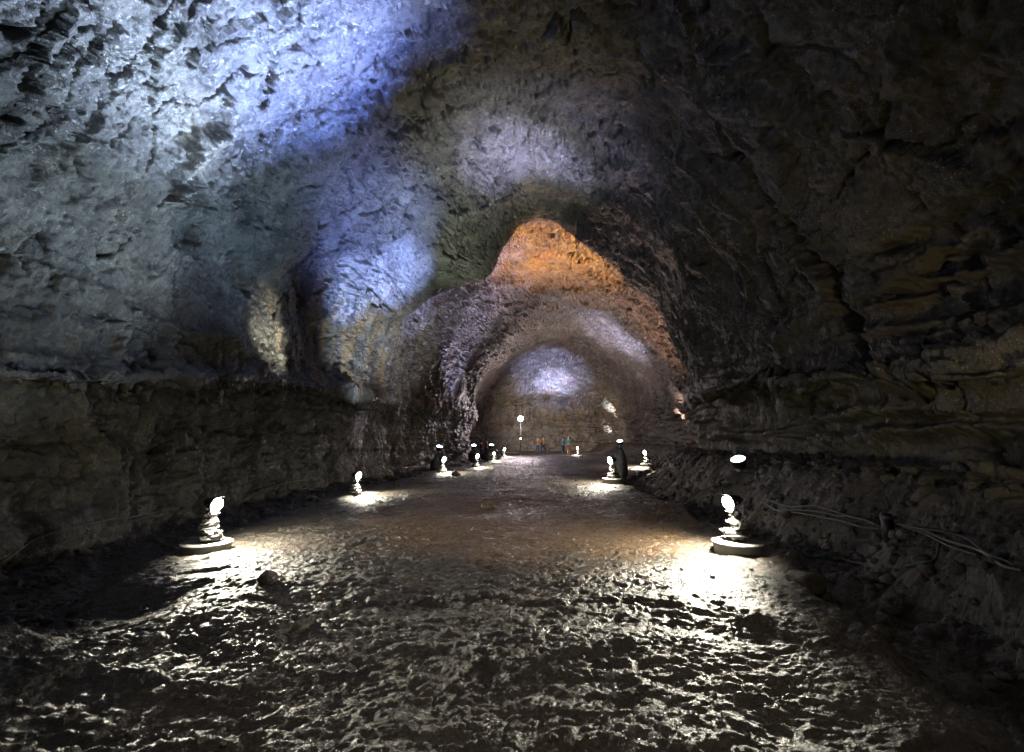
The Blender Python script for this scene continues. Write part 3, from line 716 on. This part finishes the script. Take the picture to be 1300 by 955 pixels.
# short post that carries the right bundle
h, n = hit(1130, 684)
t = empty('cable_post', (h.x, h.y, h.z-.05)); tag(t, 'short dark post holding the cable bundle on the right bank', 'post')
bm = bmesh.new(); box(bm, 0, 0, .16, .10, .10, .36, bev=.01); link('post', bm_mesh('post', bm), M_black, t)
bm = bmesh.new(); box(bm, 0, -.055, .30, .16, .03, .04, bev=.006); link('clamp', bm_mesh('clamp', bm), M_steel, t)

# ------------------------------------------------------------------ boulders and rubble
def boulder(u, v, s, seed, label):
    h, n = hit(u, v); o = link('boulder', rock_mesh('boulder', seed, s, 4, .3), M_floor); o.location = h+Vector((0, s[1]*.6, s[2]*.35)); o.rotation_euler = (0, 0, seed)
    tag(o, label, 'boulder'); return o
boulder(336, 742, (.09, .09, .09), 31, 'small rounded stone in the path in front of the near left lamp')
boulder(620, 645, (.17, .15, .10), 32, 'low stone in the middle of the path before the brown patch')
boulder(578, 604, (.22, .18, .14), 33, 'dark rock on the path right of the third left lamp')
boulder(1030, 748, (.20, .16, .12), 34, 'rounded stone on the right path edge near the lamp')
# loose rubble of the banks and ledges: uncountable
bmv = []; bmf = []; nb = 0
protos = []
for sd in range(6):
    me = rock_mesh('r', 50+sd, (1, 1, 1), 2, .3); protos.append((np.array([v.co[:] for v in me.vertices]), np.array([p.vertices[:] for p in me.polygons]))); bpy.data.meshes.remove(me)
rr = random.Random(5)
pos = []
for k in range(5200):
    y = 2.5+rr.random()**1.6*34
    if rr.random() < .62:
        x = PR(y)+.1+rr.random()*(RX(y)+.3-PR(y))
    elif rr.random() < .7: x = PL(y)-.1-rr.random()*(PL(y)-LX(y)+.2)
    else: x = PL(y)+rr.random()*(PR(y)-PL(y))
    pos.append((x, y))
pa = np.array(pos); pz = ground_z(pa[:, 0], pa[:, 1])
for k, (x, y) in enumerate(pos):
    on = PL(y) < x < PR(y)
    s = (.018+.10*rr.random()**4) if not on else (.008+.03*rr.random()**4)
    V, Fc = protos[k % 6]; a = rr.random()*6.28; c, sn = math.cos(a), math.sin(a)
    v = V*np.array([s, s*rr.uniform(.6, 1), s*rr.uniform(.45, .8)]); v = np.stack([v[:, 0]*c-v[:, 1]*sn+x, v[:, 0]*sn+v[:, 1]*c+y, v[:, 2]+pz[k]+s*.15], -1)
    bmv.append(v); bmf.append(Fc+nb); nb += len(V)
Vv = np.concatenate(bmv).astype(np.float32); Ff = np.concatenate(bmf).astype(np.int32)
me = bpy.data.meshes.new('rubble'); me.vertices.add(len(Vv)); me.vertices.foreach_set('co', Vv.reshape(-1))
me.loops.add(Ff.size); me.loops.foreach_set('vertex_index', Ff.reshape(-1)); me.polygons.add(len(Ff)); me.polygons.foreach_set('loop_start', np.arange(len(Ff), dtype=np.int32)*3)
me.update(calc_edges=True)
tag(link('rubble', me, M_floor), 'loose lava rubble scattered over the dark banks beside the path', 'rubble', kind='stuff')

# ------------------------------------------------------------------ people at the far end
SKIN = simple('skin', (.45, .27, .19), .55, var=.05); HAIR = simple('dark_hair', (.015, .012, .01), .5); SHOE = simple('shoe_leather', (.03, .03, .03), .6)
def skin_obj(name, verts, edges, rads, mat, parent, sub=2):
    me = bpy.data.meshes.new(name); me.from_pydata(verts, edges, []); o = bpy.data.objects.new(name, me); COL.objects.link(o)
    md = o.modifiers.new('skin', 'SKIN'); md.use_smooth_shade = True
    for i, r in enumerate(rads):
        me.skin_vertices[0].data[i].radius = (r, r) if not isinstance(r, tuple) else r
    me.skin_vertices[0].data[0].use_root = True
    m2 = o.modifiers.new('sub', 'SUBSURF'); m2.levels = sub; m2.render_levels = sub
    dg = bpy.context.evaluated_depsgraph_get(); ne = bpy.data.meshes.new_from_object(o.evaluated_get(dg))
    bpy.data.objects.remove(o); return link(name, ne, mat, parent)
def person(x, y, rz, top, legs, label, stride=.22, arm=.18, s=1.0, hair_long=False):
    t = empty('person', (x, y, gz(x, y)+.02), rz); tag(t, label, 'person', 'visitors in the far chamber')
    a = stride
    V = [(0, 0, .95), (0, 0, 1.15), (0, 0, 1.38), (0, .01, 1.50), (0, .02, 1.60), (0, .03, 1.70),
         (.18, 0, 1.40), (.23, arm*.4, 1.14), (.23, -arm*.3+.08, .92), (.23, -arm*.2+.12, .83),
         (-.18, 0, 1.40), (-.23, -arm*.4, 1.14), (-.23, arm*.9, .94), (-.23, arm*1.1+.03, .85),
         (.09, 0, .88), (.10, a*.6, .50), (.10, a*.7, .09), (.10, a*.7+.13, .04),
         (-.09, 0, .88), (-.10, -a*.35, .50), (-.10, -a*1.2, .12), (-.10, -a*1.2+.12, .04)]
    E = [(0, 1), (1, 2), (2, 3), (3, 4), (4, 5), (2, 6), (6, 7), (7, 8), (8, 9), (2, 10), (10, 11), (11, 12), (12, 13),
         (0, 14), (14, 15), (15, 16), (16, 17), (0, 18), (18, 19), (19, 20), (20, 21)]
    Rr = [.12, .11, .12, .05, .085, .075, .055, .042, .032, .035, .055, .042, .032, .035, .085, .058, .042, .035, .085, .058, .042, .035]
    skin_obj('body', V, E, Rr, SKIN, t)
    k = [0, 1, 2, 6, 7, 8, 10, 11, 12]; idx = {j: i for i, j in enumerate(k)}
    skin_obj('jacket', [V[j] for j in k], [(idx[p], idx[q]) for p, q in E if p in idx and q in idx], [(.17, .13), (.155, .125), (.17, .13), .08, .062, .052, .08, .062, .052], top, t)
    k = [0, 14, 15, 16, 18, 19, 20]; idx = {j: i for i, j in enumerate(k)}
    skin_obj('trousers', [V[j] for j in k], [(idx[p], idx[q]) for p, q in E if p in idx and q in idx], [(.155, .12), .105, .078, .062, .105, .078, .062], legs, t)
    bm = bmesh.new(); bmesh.ops.create_uvsphere(bm, u_segments=16, v_segments=10, radius=1, matrix=Matrix.Translation((0, -.005, 1.685)) @ Matrix.Diagonal((.098, .112, .10, 1)))
    if hair_long: bmesh.ops.create_uvsphere(bm, u_segments=12, v_segments=8, radius=1, matrix=Matrix.Translation((0, -.06, 1.56)) @ Matrix.Diagonal((.09, .05, .16, 1)))
    link('hair', bm_mesh('hair', bm), HAIR, t)
    for fx, fy in ((.10, a*.7+.06), (-.10, -a*1.2+.05)):
        bm = bmesh.new(); bmesh.ops.create_uvsphere(bm, u_segments=12, v_segments=8, radius=1, matrix=Matrix.Translation((fx, fy, .05)) @ Matrix.Diagonal((.055, .145, .055, 1)))
        link('shoe', bm_mesh('shoe', bm), SHOE, t)
    t.scale = (s, s, s); return t
C_tan = simple('tan_cloth', (.22, .12, .06), .8); C_teal = simple('teal_cloth', (.03, .20, .19), .8); C_jean = simple('blue_denim', (.03, .07, .13), .85)
C_red = simple('crimson_cloth', (.20, .03, .05), .8); C_pink = simple('dusty_pink_cloth', (.26, .10, .11), .8); C_brown = simple('brown_cloth', (.16, .07, .04), .85); C_cyan = simple('grey_blue_cloth', (.09, .17, .19), .8)
def pos_at(u, Y): q = at(u, 575, Y); return q.x, Y
person(*pos_at(683, 47.5), 2.9, C_tan, C_jean, 'person in a tan jacket and blue jeans, just right of the pole lamp', s=.98)
person(*pos_at(690, 48.6), 2.2, simple('ochre_cloth', (.26, .16, .07), .8), C_jean, 'person in an ochre jacket and blue jeans between the tan and grey-blue jackets', s=1.0, stride=.3)
person(*pos_at(715, 48.4), 3.3, C_cyan, C_jean, 'person in a grey-blue jacket and jeans left of the teal jacket', s=.99, hair_long=True)
person(*pos_at(722, 47.2), 3.0, C_teal, C_brown, 'person in a teal jacket and brown trousers', s=1.03)
person(*pos_at(611, 40.), 1.7, C_red, C_jean, 'person in a crimson jacket between the two far left uplights', s=.98)
person(*pos_at(617.5, 38.8), 1.5, C_pink, C_jean, 'person in a dusty pink jacket beside the crimson jacket by the left wall', s=1.0, stride=.3, hair_long=True)

# ------------------------------------------------------------------ world: closed cave, only a faint sky beyond it
w = bpy.data.worlds.new('World'); SC.world = w; w.use_nodes = True
bg = w.node_tree.nodes['Background']; sky = w.node_tree.nodes.new('ShaderNodeTexSky'); sky.sky_type = 'NISHITA'; sky.sun_disc = False; sky.sun_elevation = R(4)
w.node_tree.links.new(sky.outputs[0], bg.inputs[0]); bg.inputs[1].default_value = .05

SC.view_settings.view_transform = 'Standard'; SC.view_settings.look = 'None'; SC.view_settings.exposure = 0; SC.view_settings.gamma = 1
SC.view_settings.use_curve_mapping = False
SC.cycles.use_denoising = True
SC.cycles.max_bounces = 4; SC.cycles.diffuse_bounces = 1; SC.cycles.glossy_bounces = 2
SC.cycles.sample_clamp_indirect = 4
SC.cycles.use_light_tree = True
